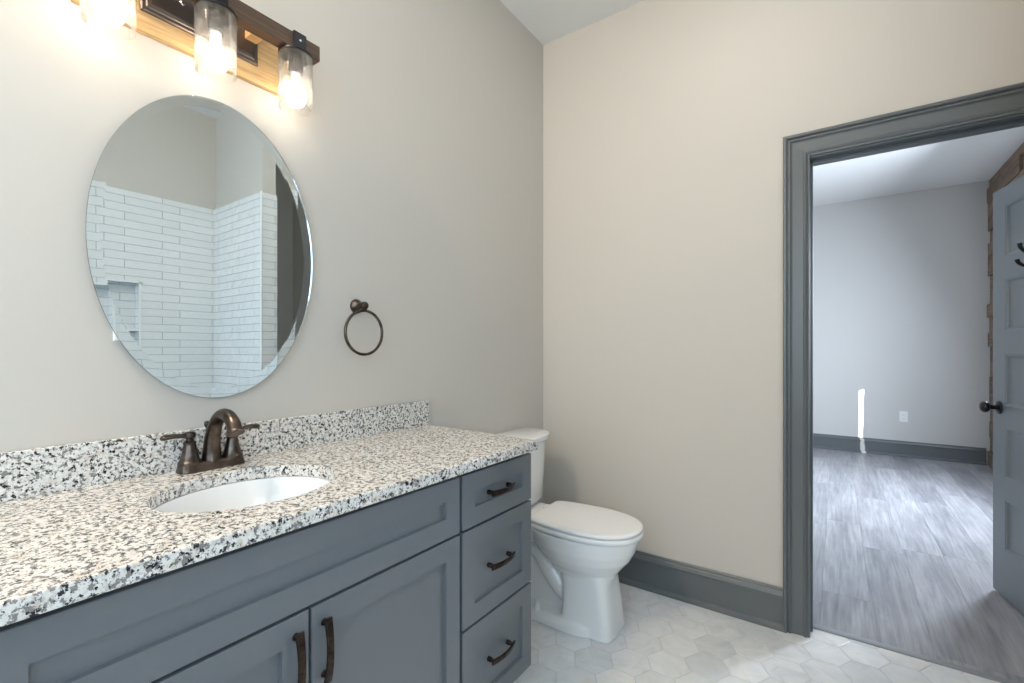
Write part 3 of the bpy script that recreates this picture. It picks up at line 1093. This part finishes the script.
def lid_outline(xb, xf, hw, hb, n=28):
    """elongated seat outline: straight back of half width hb, widening to hw, round front"""
    xc = xb + (xf - xb) * 0.50
    half = []
    for k in range(n + 1):
        a = pi / 2 * k / n
        half.append((xc + (xf - xc) * cos(a) ** (2 / 2.2), hw * sin(a) ** (2 / 2.2)))
    r_ = 0.022
    for k in range(1, 13):
        x_ = xc + (xb + r_ - xc) * k / 12
        half.append((x_, hb + (hw - hb) * (1 - ((xc - x_) / (xc - xb)) ** 2.0)))
    yl = half[-1][1]
    for k in range(1, 7):
        a = pi / 2 * k / 6
        half.append((xb + r_ - r_ * sin(a), yl - 0.004 - (r_ * 0.9) * (1 - cos(a))))
    return half + [(x_, -y_) for x_, y_ in reversed(half[1:])]


rings = []
for z, dd in ((0.4295, 0.018), (0.4297, 0.004), (0.4320, 0.001), (0.441, 0.0), (0.4480, 0.001), (0.4510, 0.004), (0.4513, 0.020)):
    rings.append([(x_, y_, z) for x_, y_ in lid_outline(0.266 + dd, 0.758 - dd, 0.181 - dd, 0.150 - dd)])
loft(bm, rings)
seat = obj('seat', bm, 'seat_plastic', toi, smooth=60)
bm = bmesh.new()
rings = []
for z, dd in ((0.4552, 0.020), (0.4555, 0.004), (0.4575, 0.001), (0.464, 0.001), (0.4680, 0.003), (0.4705, 0.008), (0.4715, 0.020), (0.4725, 0.05), (0.473, 0.09)):
    rings.append([(x_, y_, z) for x_, y_ in lid_outline(0.268 + dd, 0.756 - dd, 0.180 - dd, 0.149 - dd)])
loft(bm, rings)
obj('seat_lid', bm, 'seat_plastic', toi, smooth=60)
for sg in (-1, 1):
    bm = bmesh.new()
    box(bm, 0.235, 0.285, sg * 0.075 - 0.022, sg * 0.075 + 0.022, 0.424, 0.458)
    obj('seat_hinge', bm, 'seat_plastic', toi, bevel=0.005)


def tank_ring(z, x0, x1, hw, bow, n=72):
    out = []
    for k in range(n):
        a = 2 * pi * k / n
        ca, sa = cos(a), sin(a)
        y_ = hw * math.copysign(abs(sa) ** 0.32, sa)
        x_ = (x0 + x1) / 2 + (x1 - x0) / 2 * math.copysign(abs(ca) ** 0.32, ca)
        if ca > 0:
            x_ += bow * (1 - (y_ / hw) ** 2) * min(1, ca * 2.0)
        out.append((x_, y_, z))
    return out


bm = bmesh.new()
loft(bm, [tank_ring(0.438, 0.030, 0.145, 0.150, 0.016), tank_ring(0.450, 0.025, 0.160, 0.178, 0.020), tank_ring(0.470, 0.022, 0.168, 0.188, 0.024), tank_ring(0.62, 0.020, 0.174, 0.196, 0.026), tank_ring(0.769, 0.019, 0.178, 0.202, 0.030)])
obj('tank', bm, 'ceramic', toi, smooth=50)
bm = bmesh.new()
loft(bm, [tank_ring(0.770, 0.016, 0.188, 0.212, 0.036), tank_ring(0.775, 0.013, 0.193, 0.218, 0.038), tank_ring(0.797, 0.012, 0.195, 0.221, 0.040), tank_ring(0.805, 0.014, 0.190, 0.216, 0.038), tank_ring(0.809, 0.026, 0.172, 0.200, 0.030)])
obj('tank_lid', bm, 'ceramic', toi, smooth=40)
bm = bmesh.new()
mt = Matrix.Translation((0.196, -0.150, 0.715)) @ Matrix.Rotation(pi / 2, 4, 'Y')
lathe(bm, [(0.012, -0.02), (0.012, 0.008), (0.008, 0.012)], 20, mt)
tube(bm, bez([(0.206, -0.150, 0.715), (0.212, -0.12, 0.712), (0.212, -0.085, 0.708)], 5), 0.005, 10, up=Vector((0, 0, 1)))
obj('flush_lever', bm, 'chrome', toi, smooth=40)

# ------------------------------------------------------------------ outlet on the far wall
for lab, loc_, rz_ in (('white electrical outlet low on the far wall beyond the doorway', (2.062, YF, 0.462), 0.0),
                       ('white outlet cover plate mostly hidden behind the lower left rim of the oval mirror', (0, -1.966, 1.315), pi / 2)):
    out = thing('electrical_outlet', lab, 'outlet', loc_, rz_)
    bm = bmesh.new()
    loft(bm, [[(a * w_, -d_, b * h_) for a, b in ((-1, -1), (1, -1), (1, 1), (-1, 1))] for w_, h_, d_ in ((0.038, 0.060, 0.0005), (0.038, 0.060, 0.003), (0.034, 0.056, 0.006))])
    obj('cover_plate', bm, 'white_plastic', out)
    for z_ in (-0.021, 0.021):
        b = bmesh.new()
        rings = []
        for dd, y_ in ((0, -0.004), (0, -0.0075), (0.001, -0.0082)):
            rings.append([((0.0165 - dd) * math.copysign(abs(cos(a)) ** 0.6, cos(a)), y_, z_ + (0.0145 - dd) * math.copysign(abs(sin(a)) ** 0.6, sin(a))) for a in [2 * pi * k / 24 for k in range(24)]])
        loft(b, rings)
        rc = obj('receptacle', b, 'white_plastic', out)
        b = bmesh.new()
        for x_ in (-0.006, 0.006):
            box(b, x_ - 0.0011, x_ + 0.0011, -0.0087, -0.0080, z_ - 0.001, z_ + 0.007)
        lathe(b, [(0.0022, 0.0080), (0.0022, 0.0087)], 10, Matrix.Translation((0, 0, z_ - 0.007)) @ Matrix.Rotation(pi / 2, 4, 'X'))
        obj('slots', b, 'slot_dark', rc)

# ------------------------------------------------------------------ recessed ceiling lamp, and a globe added for warm fill (above the frame)
t_ = thing('ceiling_light', 'round recessed ceiling lamp above the toilet side of the bathroom', 'ceiling light', (1.15, -0.75, H))
b = bmesh.new()
lathe(b, [(0.095, -0.0005), (0.095, -0.006), (0.080, -0.010), (0.078, -0.004)], 40, None, False, False)
obj('trim_ring', b, 'white_plastic', t_, smooth=40)
b = bmesh.new()
lathe(b, [(0.078, -0.004), (0.060, -0.0045)], 40)
obj('lens', b, 'lamp_lens', t_)
t_ = thing('added_fill_globe', 'unseen glowing globe added on the ceiling above the vanity for warm fill', 'ceiling light', (0.24, -2.75, H))  # added lamp: warms the back wall and counter from out of view
b = bmesh.new()
lathe(b, [(0.070, -0.0005), (0.070, -0.014), (0.050, -0.026), (0.030, -0.030), (0.030, -0.050)], 40)
obj('mount', b, 'black_iron', t_, smooth=40)
b = bmesh.new()
lathe(b, [(0.032, -0.0505)] + [(0.095 * sin(a), -0.138 + 0.095 * cos(a)) for a in [0.38 + (pi - 0.40) * k / 20 for k in range(21)]], 40)
obj('fill_globe_shell', b, 'fill_globe_glow', t_, smooth=60)
